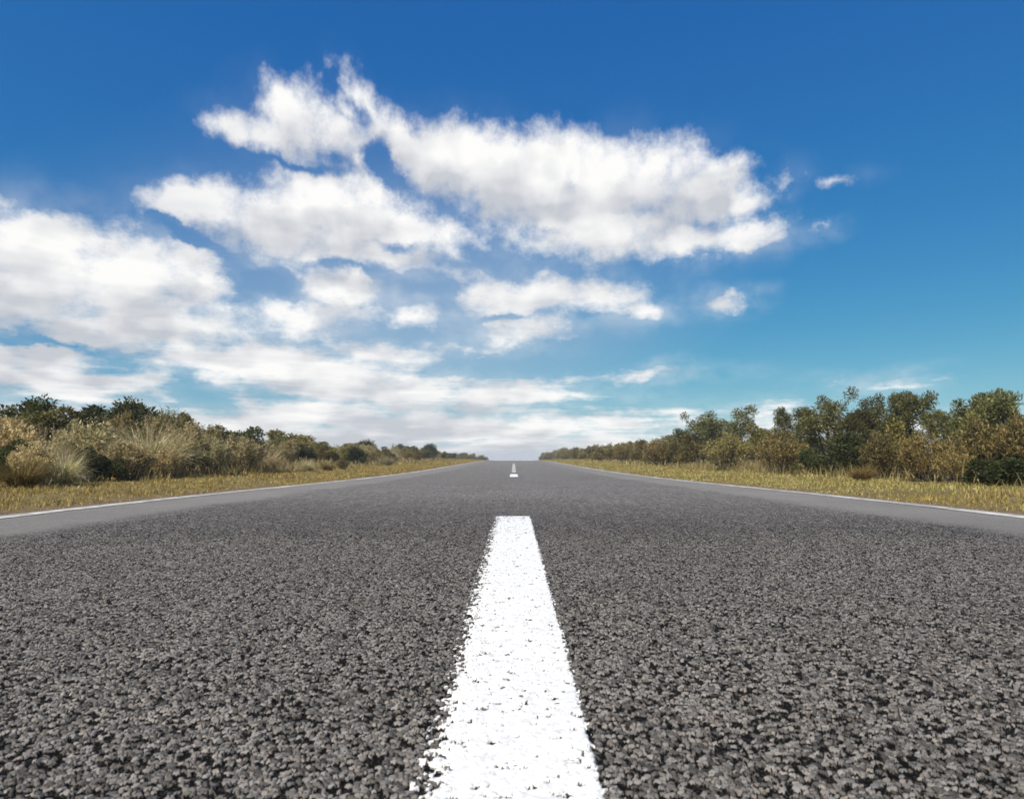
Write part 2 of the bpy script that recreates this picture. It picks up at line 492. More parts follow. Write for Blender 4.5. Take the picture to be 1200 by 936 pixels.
# ------------------------------------------------------------------ painted lines
def paint_material():
    mt, q, out = new_mat('road_paint')
    P, (h, stone, rnd, tint) = chips(q)
    s = q.n('ShaderNodeAttribute', attribute_name='wear').outputs['Fac']
    n1, _ = q.noise(P, 55.0, 4.0, 0.65)
    n2, _ = q.noise(P, 900.0, 1.0, 0.5)
    col = q.mix(q.rng(n1, .45, .75), rgb(.71, .705, .685), rgb(.52, .51, .49))
    bsdf = q.n('ShaderNodeBsdfPrincipled')
    q.put(bsdf.inputs['Base Color'], col)
    bsdf.inputs['Roughness'].default_value = 0.6
    bp = q.n('ShaderNodeBump')
    q.put(bp.inputs['Height'], q.m('ADD', n2, q.m('MULTIPLY', n1, 2.0)))
    bp.inputs['Strength'].default_value = 0.35
    bp.inputs['Distance'].default_value = 0.001
    q.put(bsdf.inputs['Normal'], bp.outputs[0])
    q.t.links.new(bsdf.outputs[0], out.inputs['Surface'])
    # thick in the middle, only on the tops of the chips along the ragged rim, gone where worn
    rel = q.n('ShaderNodeAttribute', attribute_name='relief').outputs['Fac']
    filled = q.m('ADD', q.m('SMOOTH_MAX', h, q.m('MULTIPLY_ADD', s, -0.0036, 0.0040), 0.0010), 0.0008)
    gone = q.m('LESS_THAN', q.m('MULTIPLY_ADD', n1, 0.5, q.m('MULTIPLY', rnd, 0.5)), q.m('MULTIPLY_ADD', s, 0.62, 0.015))
    spot, _ = q.noise(P, 38.0, 2.0, 0.5)
    pit = q.m('MULTIPLY', q.m('LESS_THAN', h, 0.0012), q.m('GREATER_THAN', spot, 0.60))
    gone = q.m('MAXIMUM', gone, pit)
    hh = q.m('SUBTRACT', filled, q.m('MULTIPLY', gone, 0.012))
    dp = q.n('ShaderNodeDisplacement')
    q.put(dp.inputs['Height'], q.m('ADD', q.m('MULTIPLY', hh, rel), q.m('MULTIPLY_ADD', rel, -0.003, 0.003)))
    dp.inputs['Midlevel'].default_value = 0.0
    dp.inputs['Scale'].default_value = 1.0
    q.t.links.new(dp.outputs[0], out.inputs['Displacement'])
    mt.displacement_method = 'DISPLACEMENT'
    return mt
PAINT = paint_material()

def painted_line(name, x0, x1, ys, ncol, fade0=0.0, fade1=0.0, extra=0.0):
    xs = np.linspace(x0, x1, ncol)
    ys = np.asarray(ys)
    X, Y = np.meshgrid(xs, ys)
    me = mesh_from(name, np.stack([X, Y, road_z(Y) + extra], -1).reshape(-1, 3), [grid_faces(len(ys), ncol)], smooth=True)
    a = me.attributes.new('wear', 'FLOAT', 'POINT')
    w0 = 1 - sstep(0, 1, (X - x0) / max(fade0, 1e-6)) if fade0 else X * 0
    w1 = 1 - sstep(0, 1, (x1 - X) / max(fade1, 1e-6)) if fade1 else X * 0
    a.data.foreach_set('value', np.maximum(w0, w1).astype(np.float32).ravel())
    b = me.attributes.new('relief', 'FLOAT', 'POINT')
    r = sstep(0.5, 0.62, Y) * (1 - sstep(3.6, 5.2, Y))
    b.data.foreach_set('value', r.astype(np.float32).ravel())
    return link(name, me, PAINT)

LW = 0.213
CX = 0.004
ye = 4.68
rn = np.array([v for v in ROWS_NEAR] + [v for v in graded(3.4, ye, 0.010, 0.03)[1:]])
rn = np.concatenate([np.linspace(-0.6, 0.61, 120), rn])
o = painted_line('centre_line_dash', CX - LW / 2 - 0.028, CX + LW / 2 + 0.006, rn, 128, 0.064, 0.014)
o['label'] = 'wide white centre line dash in the foreground with a worn left edge'
o['category'] = 'road marking'
o['group'] = 'dashes of the centre line'
o = painted_line('centre_line_dash', CX - LW / 2, CX + LW / 2, np.linspace(17.2, 20.6, 12), 4, extra=0.004)
o['label'] = 'second white centre line dash, short and bright in the middle distance'
o['category'] = 'road marking'
o['group'] = 'dashes of the centre line'
o = painted_line('centre_line_dash', CX - 0.075, CX + 0.075, np.linspace(23.0, 48.0, 20), 4, extra=0.005)
o.data.materials.clear()
FAINT = o
o['label'] = 'thin faint white centre line beyond the short dash, running to the end of the road'
o['category'] = 'road marking'
o['group'] = 'dashes of the centre line'
def edge_material():
    mt, q, out = new_mat('edge_line_paint')
    t = q.n('ShaderNodeTexCoord')
    n1, _ = q.noise(t.outputs['Object'], 9.0, 5.0, 0.7)
    n2, _ = q.noise(t.outputs['Object'], 0.8, 3.0, 0.6)
    col = q.mix(q.rng(q.m('ADD', n1, q.m('MULTIPLY', n2, .6)), .62, .95), rgb(.58, .55, .49), rgb(.23, .215, .19))
    b = q.n('ShaderNodeBsdfPrincipled')
    q.put(b.inputs['Base Color'], col)
    b.inputs['Roughness'].default_value = .7
    q.t.links.new(b.outputs[0], out.inputs['Surface'])
    return mt
EDGE = edge_material()
FAINT.data.materials.append(EDGE)
eys = np.concatenate([np.linspace(-6, 3, 20), np.linspace(3.1, 30, 260), np.geomspace(30.5, 300, 60)])
for sgn, side in ((-1, 'left'), (1, 'right')):
    xi = 3.37 + 0.014 * wob(eys, eys * 0, 3.1, sgn)
    xo = 3.51 + 0.016 * wob(eys, eys * 0, 4.3, 2 + sgn)
    X = np.stack([xi, xi * .5 + xo * .5, xo], 1) * sgn
    if sgn < 0:
        X = X[:, ::-1]
    Y = np.repeat(eys[:, None], 3, 1)
    me = mesh_from('edge_line', np.stack([X, Y, road_z(Y) + 0.004], -1).reshape(-1, 3), [grid_faces(len(eys), 3)])
    o = link('edge_line', me, EDGE)
    o['label'] = 'thin continuous white line along the %s edge of the road' % side
    o['category'] = 'road marking'
    o['group'] = 'lines along the road edges'

# ------------------------------------------------------------------ ground
def ground_material():
    mt, q, out = new_mat('dry_verge_ground')
    t = q.n('ShaderNodeTexCoord')
    P = t.outputs['Object']
    n1, _ = q.noise(P, 0.7, 5.0, 0.6)
    n2, _ = q.noise(P, 14.0, 4.0, 0.65)
    x, y, z = q.sep(P)
    c = q.mix(q.rng(n1, .35, .65), rgb(.16, .125, .045), rgb(.20, .15, .065))
    c = q.mix(q.rng(n2, .40, .70), c, rgb(.085, .062, .030))
    dirt = q.rng(q.m('ADD', q.m('ABSOLUTE', x), q.m('MULTIPLY', n2, .5)), 3.9, 4.5, 1.0, 0.0)
    c = q.mix(dirt, c, rgb(.15, .105, .065))
    b = q.n('ShaderNodeBsdfPrincipled')
    q.put(b.inputs['Base Color'], c)
    b.inputs['Roughness'].default_value = .95
    b.inputs['Specular IOR Level'].default_value = .1
    bp = q.n('ShaderNodeBump')
    q.put(bp.inputs['Height'], n2)
    bp.inputs['Strength'].default_value = .6
    bp.inputs['Distance'].default_value = .03
    q.put(b.inputs['Normal'], bp.outputs[0])
    q.t.links.new(b.outputs[0], out.inputs['Surface'])
    return mt
gx = np.concatenate([-np.geomspace(16, 1500, 26)[::-1], np.linspace(-15.5, -3.8, 60), np.linspace(-3.6, 3.6, 9),
                     np.linspace(3.8, 15.5, 60), np.geomspace(16, 1500, 26)])
gy = np.concatenate([-np.geomspace(13, 1500, 16)[::-1], np.linspace(-12, 60, 200), np.geomspace(61, 2500, 70)])
GX, GY = np.meshgrid(gx, gy)
far = sstep(700, 900, GY)
GZ = ground_z(GX, np.minimum(GY, 9000)) 
me = mesh_from('ground', np.stack([GX, GY, GZ], -1).reshape(-1, 3), [grid_faces(len(gy), len(gx))], smooth=True)
g = link('ground', me, ground_material())
g['kind'] = 'structure'
g['label'] = 'dry earth and grass on both sides of the road'

# ------------------------------------------------------------------ foliage materials
def leaf_material(name, cols, trans=0.25, rough=0.6, spec=0.25, patchy=False):
    """cols: colours spread over the leaves at random; each plant also drifts a little"""
    mt, q, out = new_mat(name)
    geo = q.n('ShaderNodeNewGeometry')
    oi = q.n('ShaderNodeObjectInfo')
    rnd = geo.outputs['Random Per Island']
    ramp = q.n('ShaderNodeValToRGB')
    cr = ramp.color_ramp
    while len(cr.elements) < len(cols):
        cr.elements.new(0.5)
    for i, c in enumerate(cols):
        cr.elements[i].position = i / max(1, len(cols) - 1)
        cr.elements[i].color = rgb(*c)
    q.put(ramp.inputs[0], rnd)
    v = q.rng(oi.outputs['Random'], 0, 1, 0.66, 1.28, 'LINEAR')
    c = q.mix(1.0, ramp.outputs[0], v, 'MULTIPLY')
    r2 = q.m('FRACT', q.m('MULTIPLY', oi.outputs['Random'], 17.3))
    c = q.mix(1.0, c, q.mix(r2, rgb(1.06, .94, .86), rgb(.97, 1.03, .97)), 'MULTIPLY')
    if patchy:
        n1, _ = q.noise(geo.outputs['Position'], 0.55, 4.0, 0.65)
        n2, _ = q.noise(geo.outputs['Position'], 2.1, 3.0, 0.6)
        c = q.mix(q.rng(n1, .40, .60), q.mix(1.0, c, rgb(.86, .76, .60), 'MULTIPLY'), c)
        c = q.mix(q.rng(n2, .52, .72), c, q.mix(1.0, c, rgb(.62, .78, .55), 'MULTIPLY'))
    b = q.n('ShaderNodeBsdfPrincipled')
    q.put(b.inputs['Base Color'], c)
    b.inputs['Roughness'].default_value = rough
    b.inputs['Specular IOR Level'].default_value = spec
    tr = q.n('ShaderNodeBsdfTranslucent')
    q.put(tr.inputs['Color'], c)
    mx = q.n('ShaderNodeMixShader')
    mx.inputs[0].default_value = trans
    q.t.links.new(b.outputs[0], mx.inputs[1])
    q.t.links.new(tr.outputs[0], mx.inputs[2])
    q.t.links.new(mx.outputs[0], out.inputs['Surface'])
    return mt

M_DARK = leaf_material('dark_shrub_leaves', [(.025, .034, .012), (.05, .062, .018), (.08, .095, .026), (.12, .125, .04)])
M_OLIVE = leaf_material('olive_shrub_leaves', [(.08, .078, .02), (.155, .14, .04), (.22, .19, .06), (.29, .24, .095)])
M_TREE = leaf_material('small_tree_leaves', [(.035, .044, .015), (.085, .092, .03), (.14, .145, .05), (.23, .225, .10)])
M_BROWN = leaf_material('brown_shrub_leaves', [(.055, .046, .017), (.155, .128, .045), (.28, .23, .085), (.43, .355, .15)])
M_TAN = leaf_material('dry_tussock_blades', [(.22, .18, .08), (.44, .365, .19), (.60, .51, .30), (.70, .62, .41)], .3)
M_STRAW = leaf_material('straw_scrub_leaves', [(.14, .115, .045), (.35, .29, .13), (.56, .475, .25), (.70, .62, .40)], .3)
M_GOLD = leaf_material('golden_tussock_blades', [(.10, .075, .02), (.20, .14, .04), (.30, .22, .075), (.36, .29, .12)], .3)
M_PLUME = leaf_material('seed_plumes', [(.36, .29, .18), (.46, .39, .26), (.54, .47, .34)], .35)
M_GRASS = leaf_material('verge_grass_blades', [(.13, .12, .035), (.27, .23, .075), (.39, .325, .12), (.50, .43, .21)], .3, patchy=True)
M_UNDER = leaf_material('undergrowth_blades', [(.09, .075, .025), (.19, .16, .06), (.29, .24, .10), (.39, .32, .16)], .3)

def bark_material():
    mt, q, out = new_mat('twig_bark')
    t = q.n('ShaderNodeTexCoord')
    n1, _ = q.noise(t.outputs['Object'], 30.0, 4.0, .6)
    b = q.n('ShaderNodeBsdfPrincipled')
    q.put(b.inputs['Base Color'], q.mix(n1, rgb(.035, .026, .02), rgb(.12, .095, .075)))
    b.inputs['Roughness'].default_value = .9
    q.t.links.new(b.outputs[0], out.inputs['Surface'])
    return mt
M_BARK = bark_material()

# ------------------------------------------------------------------ foliage meshes
def unit(v):
    return v / np.maximum(np.linalg.norm(v, axis=-1, keepdims=True), 1e-9)

def leaves(rs, C, D, L, W):
    """one pointed leaf (a bent pair of triangles) per centre C, along D; lengths L, widths W"""
    n = len(C)
    D = unit(D)
    S = unit(np.cross(D, unit(rs.normal(size=(n, 3)))))
    N = np.cross(S, D)
    L, W = np.asarray(L)[:, None], np.asarray(W)[:, None]
    a = C
    b = C + D * L * .5 + S * W * .5 + N * L * .06
    c = C + D * L - N * L * .05
    d = C + D * L * .5 - S * W * .5 + N * L * .06
    V = np.stack([a, b, c, d], 1).reshape(-1, 3)
    F = np.arange(n)[:, None] * 4 + np.array([[0, 1, 2, 3]])
    return V, F

def blades(rs, base, ang, lean, L, W, droop):
    """arching grass blades of three segments"""
    n = len(base)
    hx = np.stack([np.cos(ang), np.sin(ang), np.zeros(n)], -1)
    sx = np.stack([-np.sin(ang), np.cos(ang), np.zeros(n)], -1)
    pts, wd = [], (1.0, .85, .5, .0)
    p = base.copy()
    th = lean.copy()
    rows_ = []
    tw = rs.uniform(-.9, .9, n)[:, None]
    side = unit(sx * np.cos(tw) + hx * np.sin(tw))
    for i in range(4):
        rows_.append((p.copy(), wd[i]))
        st = hx * np.sin(th)[:, None] + np.array([0, 0, 1.0]) * np.cos(th)[:, None]
        p = p + st * (L / 3.0)[:, None]
        th = th + droop
    V = []
    for (p, wv) in rows_[:3]:
        V.append(p - side * (W * wv * .5)[:, None])
        V.append(p + side * (W * wv * .5)[:, None])
    V.append(rows_[3][0])
    V = np.stack(V, 1).reshape(-1, 3)
    i = np.arange(n)[:, None] * 7
    Q4 = np.concatenate([i + np.array([[0, 1, 3, 2]]), i + np.array([[2, 3, 5, 4]])])
    T3 = i + np.array([[4, 5, 6]])
    return V, Q4, T3

def tubes(segs, sides=5):
    """segs: list of (p0, p1, r0, r1)"""
    Vs, Fs, o = [], [], 0
    a = np.linspace(0, 2 * np.pi, sides, endpoint=False)
    for p0, p1, r0, r1 in segs:
        p0, p1 = np.array(p0, float), np.array(p1, float)
        d = unit(p1 - p0)
        s = unit(np.cross(d, [0.31, 0.87, 0.21]))
        u = np.cross(d, s)
        ring = s * np.cos(a)[:, None] + u * np.sin(a)[:, None]
        Vs += [p0 + ring * r0, p1 + ring * r1]
        i = np.arange(sides)
        j = (i + 1) % sides
        Fs.append(np.stack([i, j, j + sides, i + sides], -1) + o)
        o += 2 * sides
    return np.concatenate(Vs), np.concatenate(Fs)

class Kind:
    """meshes of one model of plant: [(part name, mesh)], about 1 m high and 1 m wide"""
    def __init__(self, parts):
        self.parts = parts

def branchy(rs, tips, base_r, trunk_h, lean=0.1):
    """limbs from a short trunk out to every tip"""
    segs = []
    root = np.array([0, 0, -0.04])
    fork = np.array([rs.uniform(-lean, lean), rs.uniform(-lean, lean), trunk_h])
    segs.append((root, fork, base_r, base_r * .75))
    for tp in tips:
        mid = fork + (tp - fork) * .5 + rs.normal(size=3) * .03 * np.array([1, 1, .4])
        mid[2] = min(mid[2], tp[2])
        segs.append((fork, mid, base_r * .5, base_r * .32))
        segs.append((mid, tp, base_r * .32, base_r * .12))
        for _ in range(2):
            q = tp + rs.normal(size=3) * .07
            segs.append((mid + (tp - mid) * rs.uniform(.3, .8), q, base_r * .15, base_r * .06))
    return tubes(segs)

def make_bush(name, seed, mat, nlump=13, nleaf=5200, size=.055, spread=1.0, low=.18, flat=1.0):
    rs = np.random.RandomState(seed)
    C, Rd = [], []
    for i in range(nlump):
        a, r = rs.uniform(0, 2 * np.pi), .36 * math.sqrt(rs.uniform(0, 1)) * spread
        z = rs.uniform(low, .80) * (1 - .9 * (r / .5) ** 2) + .05
        C.append((r * math.cos(a), r * math.sin(a), z))
        Rd.append(rs.uniform(.13, .22))
    C, Rd = np.array(C), np.array(Rd)
    pk = rs.randint(0, nlump, nleaf)
    u = unit(rs.normal(size=(nleaf, 3)))
    rad = Rd[pk] * (rs.uniform(.25, 1.12, nleaf) ** .6)
    rough = 1 + .30 * np.sin(u[:, 0] * 7 + pk) * np.sin(u[:, 1] * 6 + 2 * pk)
    pos = C[pk] + u * (rad * rough)[:, None] * np.array([1.0, 1.0, .85 * flat])
    ok = pos[:, 2] > .02
    pos, u = pos[ok], u[ok]
    D = u + np.array([0, 0, .5]) + rs.normal(size=u.shape) * .7
    V, F = leaves(rs, pos, D, rs.uniform(.6, 1.3, len(pos)) * size, rs.uniform(.35, .6, len(pos)) * size)
    crown = mesh_from(name + '_crown', V, [F])
    crown.materials.append(mat)
    Vb, Fb = branchy(rs, C, .03, .10)
    tr = mesh_from(name + '_trunk', Vb, [Fb], smooth=True)
    tr.materials.append(M_BARK)
    return Kind([('trunk', tr), ('crown', crown)])

def make_tree(name, seed, nleaf=9500):
    """small many-stemmed tree: leaning stems, forked, tufts of leaves at their ends with gaps between"""
    rs = np.random.RandomState(seed)
    segs, tufts = [], []
    for s in range(rs.randint(4, 6)):
        a = rs.uniform(0, 2 * np.pi)
        b0 = np.array([.05 * math.cos(a), .05 * math.sin(a), -.04])
        h = rs.uniform(.60, .84)
        out = rs.uniform(.08, .30)
        k1 = b0 + np.array([out * .4 * math.cos(a), out * .4 * math.sin(a), h * .45])
        k2 = np.array([out * math.cos(a), out * math.sin(a), h]) + rs.normal(size=3) * .02
        segs += [(b0, k1, .022, .016), (k1, k2, .016, .010)]
        tufts.append((k2, rs.uniform(.11, .16)))
        for _ in range(rs.randint(3, 6)):
            f = k1 + (k2 - k1) * rs.uniform(.0, .9)
            aa = a + rs.uniform(-1.6, 1.6)
            l = rs.uniform(.14, .30)
            e = f + np.array([l * math.cos(aa), l * math.sin(aa), rs.uniform(.06, .24)])
            segs.append((f, e, .009, .005))
            tufts.append((e, rs.uniform(.09, .14)))
    # a lower skirt of foliage
    for _ in range(4):
        a = rs.uniform(0, 2 * np.pi)
        l = rs.uniform(.10, .30)
        e = np.array([l * math.cos(a), l * math.sin(a), rs.uniform(.22, .50)])
        segs.append((np.array([0, 0, .12]), e, .010, .005))
        tufts.append((e, rs.uniform(.09, .15)))
    C = np.array([q[0] for q in tufts])
    Rd = np.array([q[1] for q in tufts])
    pk = rs.choice(len(C), nleaf, p=Rd ** 2 / (Rd ** 2).sum())
    u = unit(rs.normal(size=(nleaf, 3)) + np.array([0, 0, .35]))
    pos = C[pk] + u * (Rd[pk] * rs.uniform(.05, 1.0, nleaf) ** .7)[:, None]
    D = u + np.array([0, 0, .25]) + rs.normal(size=u.shape) * .45
    V, F = leaves(rs, pos, D, rs.uniform(.025, .050, nleaf), rs.uniform(.011, .019, nleaf))
    crown = mesh_from(name + '_crown', V, [F])
    crown.materials.append(M_TREE)
    Vb, Fb = tubes(segs)
    tr = mesh_from(name + '_trunk', Vb, [Fb], smooth=True)
    tr.materials.append(M_BARK)
    return Kind([('trunk', tr), ('crown', crown)])

def make_twiggy(name, seed, mat, n=6500):
    """feathery dome of thin upright twigs with small dry leaves"""
    rs = np.random.RandomState(seed)
    segs, base = [], []
    for _ in range(46):
        a, r = rs.uniform(0, 2 * np.pi), math.sqrt(rs.uniform(0, 1))
        b0 = np.array([.16 * r * math.cos(a), .16 * r * math.sin(a), -.03])
        e = np.array([.46 * r * math.cos(a), .46 * r * math.sin(a), (.96 - .42 * r * r) * rs.uniform(.72, 1.0)])
        m = b0 * .45 + e * .55 + np.array([0, 0, .10]) + rs.normal(size=3) * .03
        segs += [(b0, m, .010, .007), (m, e, .007, .002)]
        base.append((b0, m, e))
    V, F = tubes(segs, 4)
    tr = mesh_from(name + '_twigs', V, [F], smooth=True)
    tr.materials.append(M_BARK)
    base = np.array(base)
    pk = rs.randint(0, len(base), n)
    tt = rs.uniform(.15, 1.05, n) ** .75
    p = np.where((tt < .5)[:, None], base[pk, 0] + (base[pk, 1] - base[pk, 0]) * (tt / .5)[:, None],
                 base[pk, 1] + (base[pk, 2] - base[pk, 1]) * ((tt - .5) / .5)[:, None])
    p = p + rs.normal(size=(n, 3)) * (.045 * (1.15 - tt * .5))[:, None]
    p[:, 2] = np.maximum(p[:, 2], .0)
    D = unit(base[pk, 2] - base[pk, 0]) + rs.normal(size=(n, 3)) * .55
    V, F = leaves(rs, p, D, rs.uniform(.035, .075, n), rs.uniform(.008, .018, n))
    cr = mesh_from(name + '_crown', V, [F])
    cr.materials.append(mat)
    return Kind([('twigs', tr), ('crown', cr)])

def make_tussock(name, seed, mat, n=2600, plumes=14):
    rs = np.random.RandomState(seed)
    a = rs.uniform(0, 2 * np.pi, n)
    r = .17 * np.sqrt(rs.uniform(0, 1, n))
    ba = a + rs.normal(size=n) * .5
    base = np.stack([r * np.cos(a), r * np.sin(a), np.full(n, -.03)], -1)
    lean = .06 + r * 2.4 + np.abs(rs.normal(size=n)) * .30
    L = rs.uniform(.35, 1.0, n) * (1 + .22 * np.sin(3 * a + seed) * np.sin(5 * a + 2 * seed))
    V, Q4, T3 = blades(rs, base, ba, lean, L, rs.uniform(.007, .016, n), rs.uniform(.05, .75, n))
    V[:, 2] = np.maximum(V[:, 2], -.02)
    bl = mesh_from(name + '_blades', V, [Q4, T3])
    bl.materials.append(mat)
    parts = [('blades', bl)]
    if plumes:
        Vs, Q, T, o = [], [], [], 0
        for i in range(plumes):
            aa, rr_ = rs.uniform(0, 2 * np.pi), rs.uniform(0, .12)
            ln = rs.uniform(.02, .42)
            hx = np.array([math.cos(aa), math.sin(aa), 0])
            p0 = hx * rr_
            top = p0 + hx * math.sin(ln) * .75 + np.array([0, 0, math.cos(ln) * rs.uniform(.50, .74)])
            m = 44
            tt = rs.uniform(0, 1, m)
            d = unit(top - p0)
            bs_ = top + d * (tt * .22)[:, None] - hx * 0
            v, q4, t3 = blades(rs, bs_, rs.uniform(0, 6.28, m), rs.uniform(.2, 1.0, m), rs.uniform(.05, .12, m) * (1.1 - .7 * tt), rs.uniform(.005, .009, m), np.full(m, .3))
            Vs.append(v); Q.append(q4 + o); T.append(t3 + o); o += len(v)
            v, q4, t3 = blades(rs, p0[None], np.array([aa]), np.array([ln]), np.array([np.linalg.norm(top - p0) + .15]), np.array([.010]), np.array([.0]))
            Vs.append(v); Q.append(q4 + o); T.append(t3 + o); o += len(v)
        pm = mesh_from(name + '_plumes', np.concatenate(Vs), [np.concatenate(Q), np.concatenate(T)])
        pm.materials.append(M_PLUME)
        parts.append(('plumes', pm))
    return Kind(parts)

def joined(kind, name):
    """one mesh for the far copies whose parts are too small to show"""
    Vs, loops, sizes, mats, o = [], [], [], [], 0
    me = bpy.data.meshes.new(name)
    for i, (_, m) in enumerate(kind.parts):
        v = np.empty(len(m.vertices) * 3, np.float32); m.vertices.foreach_get('co', v)
        l = np.empty(len(m.loops), np.int32); m.loops.foreach_get('vertex_index', l)
        s = np.empty(len(m.polygons), np.int32); m.polygons.foreach_get('loop_total', s)
        Vs.append(v.reshape(-1, 3)); loops.append(l + o); sizes.append(s); mats.append(np.full(len(s), i, np.int32))
        o += len(m.vertices)
        me.materials.append(m.materials[0])
    V, l, s = np.concatenate(Vs), np.concatenate(loops), np.concatenate(sizes)
    me.vertices.add(len(V)); me.vertices.foreach_set('co', V.ravel())
    me.loops.add(len(l)); me.loops.foreach_set('vertex_index', l)
    me.polygons.add(len(s)); me.polygons.foreach_set('loop_start', np.concatenate([[0], np.cumsum(s)[:-1]]).astype(np.int32))
    me.polygons.foreach_set('material_index', np.concatenate(mats))
    me.update(calc_edges=True)
    return me

KINDS = {
    'dark': [make_bush('dark_bush', 11 + i, M_DARK, 14, 6200, .060) for i in range(3)],
    'olive': [make_bush('olive_bush', 31 + i, M_OLIVE, 13, 5400, .060, low=.12) for i in range(3)],
    'tree': [make_tree('small_tree', 51 + i) for i in range(4)],
    'brown': [make_twiggy('brown_shrub', 71 + i, M_BROWN) for i in range(3)],
    'tan': [make_tussock('tussock', 91 + i, M_TAN) for i in range(3)],
    'straw': [make_twiggy('straw_shrub', 131 + i, M_STRAW, 8500) for i in range(3)],
    'gold': [make_tussock('golden_tussock', 111 + i, M_GOLD, 1300, 0) for i in range(2)],
}
NAMES = {'dark': ('dark_green_bush', 'bush'), 'olive': ('olive_bush', 'bush'), 'tree': ('small_tree', 'tree'),
         'brown': ('brown_shrub', 'shrub'), 'tan': ('straw_tussock', 'tussock'), 'gold': ('golden_tussock', 'tussock'), 'straw': ('straw_shrub', 'shrub')}
FAR = {}
rnd = random.Random(5)

def plant(kind, px, side_m, top, width, label, group=None, var=None, far=False):
    """a plant side_m metres from the road's middle, seen about px; reaches up to 'top' and is 'width' across (photo pixels)"""
    if side_m < 9.2 and not far:
        side_m = 0.4 + 0.86 * side_m
    d = FPX * side_m / abs(px - HX)
    x = math.copysign(side_m, px - HX)
    z = float(ground_z(x, d))
    h = EYE + (HY - top) / FPX * d - z
    wd = width / FPX * d
    ks = KINDS[kind]
    vi = rnd.randrange(len(ks)) if var is None else var
    nm, cat = NAMES[kind]
    if far:
        if (kind, vi) not in FAR:
            FAR[kind, vi] = joined(ks[vi], nm)
        o = bpy.data.objects.new(nm, FAR[kind, vi])
        COL.objects.link(o)
    else:
        o = bpy.data.objects.new(nm, None)
        o.empty_display_size = .2
        COL.objects.link(o)
        for pn, me in ks[vi].parts:
            c = bpy.data.objects.new(pn, me)
            COL.objects.link(c)
            c.parent = o
    o.location = (x, d, z)
    o.rotation_euler = (0, 0, rnd.uniform(0, 6.28))
    uh = {'dark': .95, 'olive': .95, 'tree': 1.0, 'brown': .98, 'tan': .98, 'gold': .86, 'straw': .98}[kind]
    uw = {'dark': .98, 'olive': .98, 'tree': .85, 'brown': .98, 'tan': 1.15, 'gold': 1.15, 'straw': .98}[kind]
    o.scale = (wd / uw, wd / uw, h / uh)
    o['label'] = label
    o['category'] = cat
    if group:
        o['group'] = group
    return o

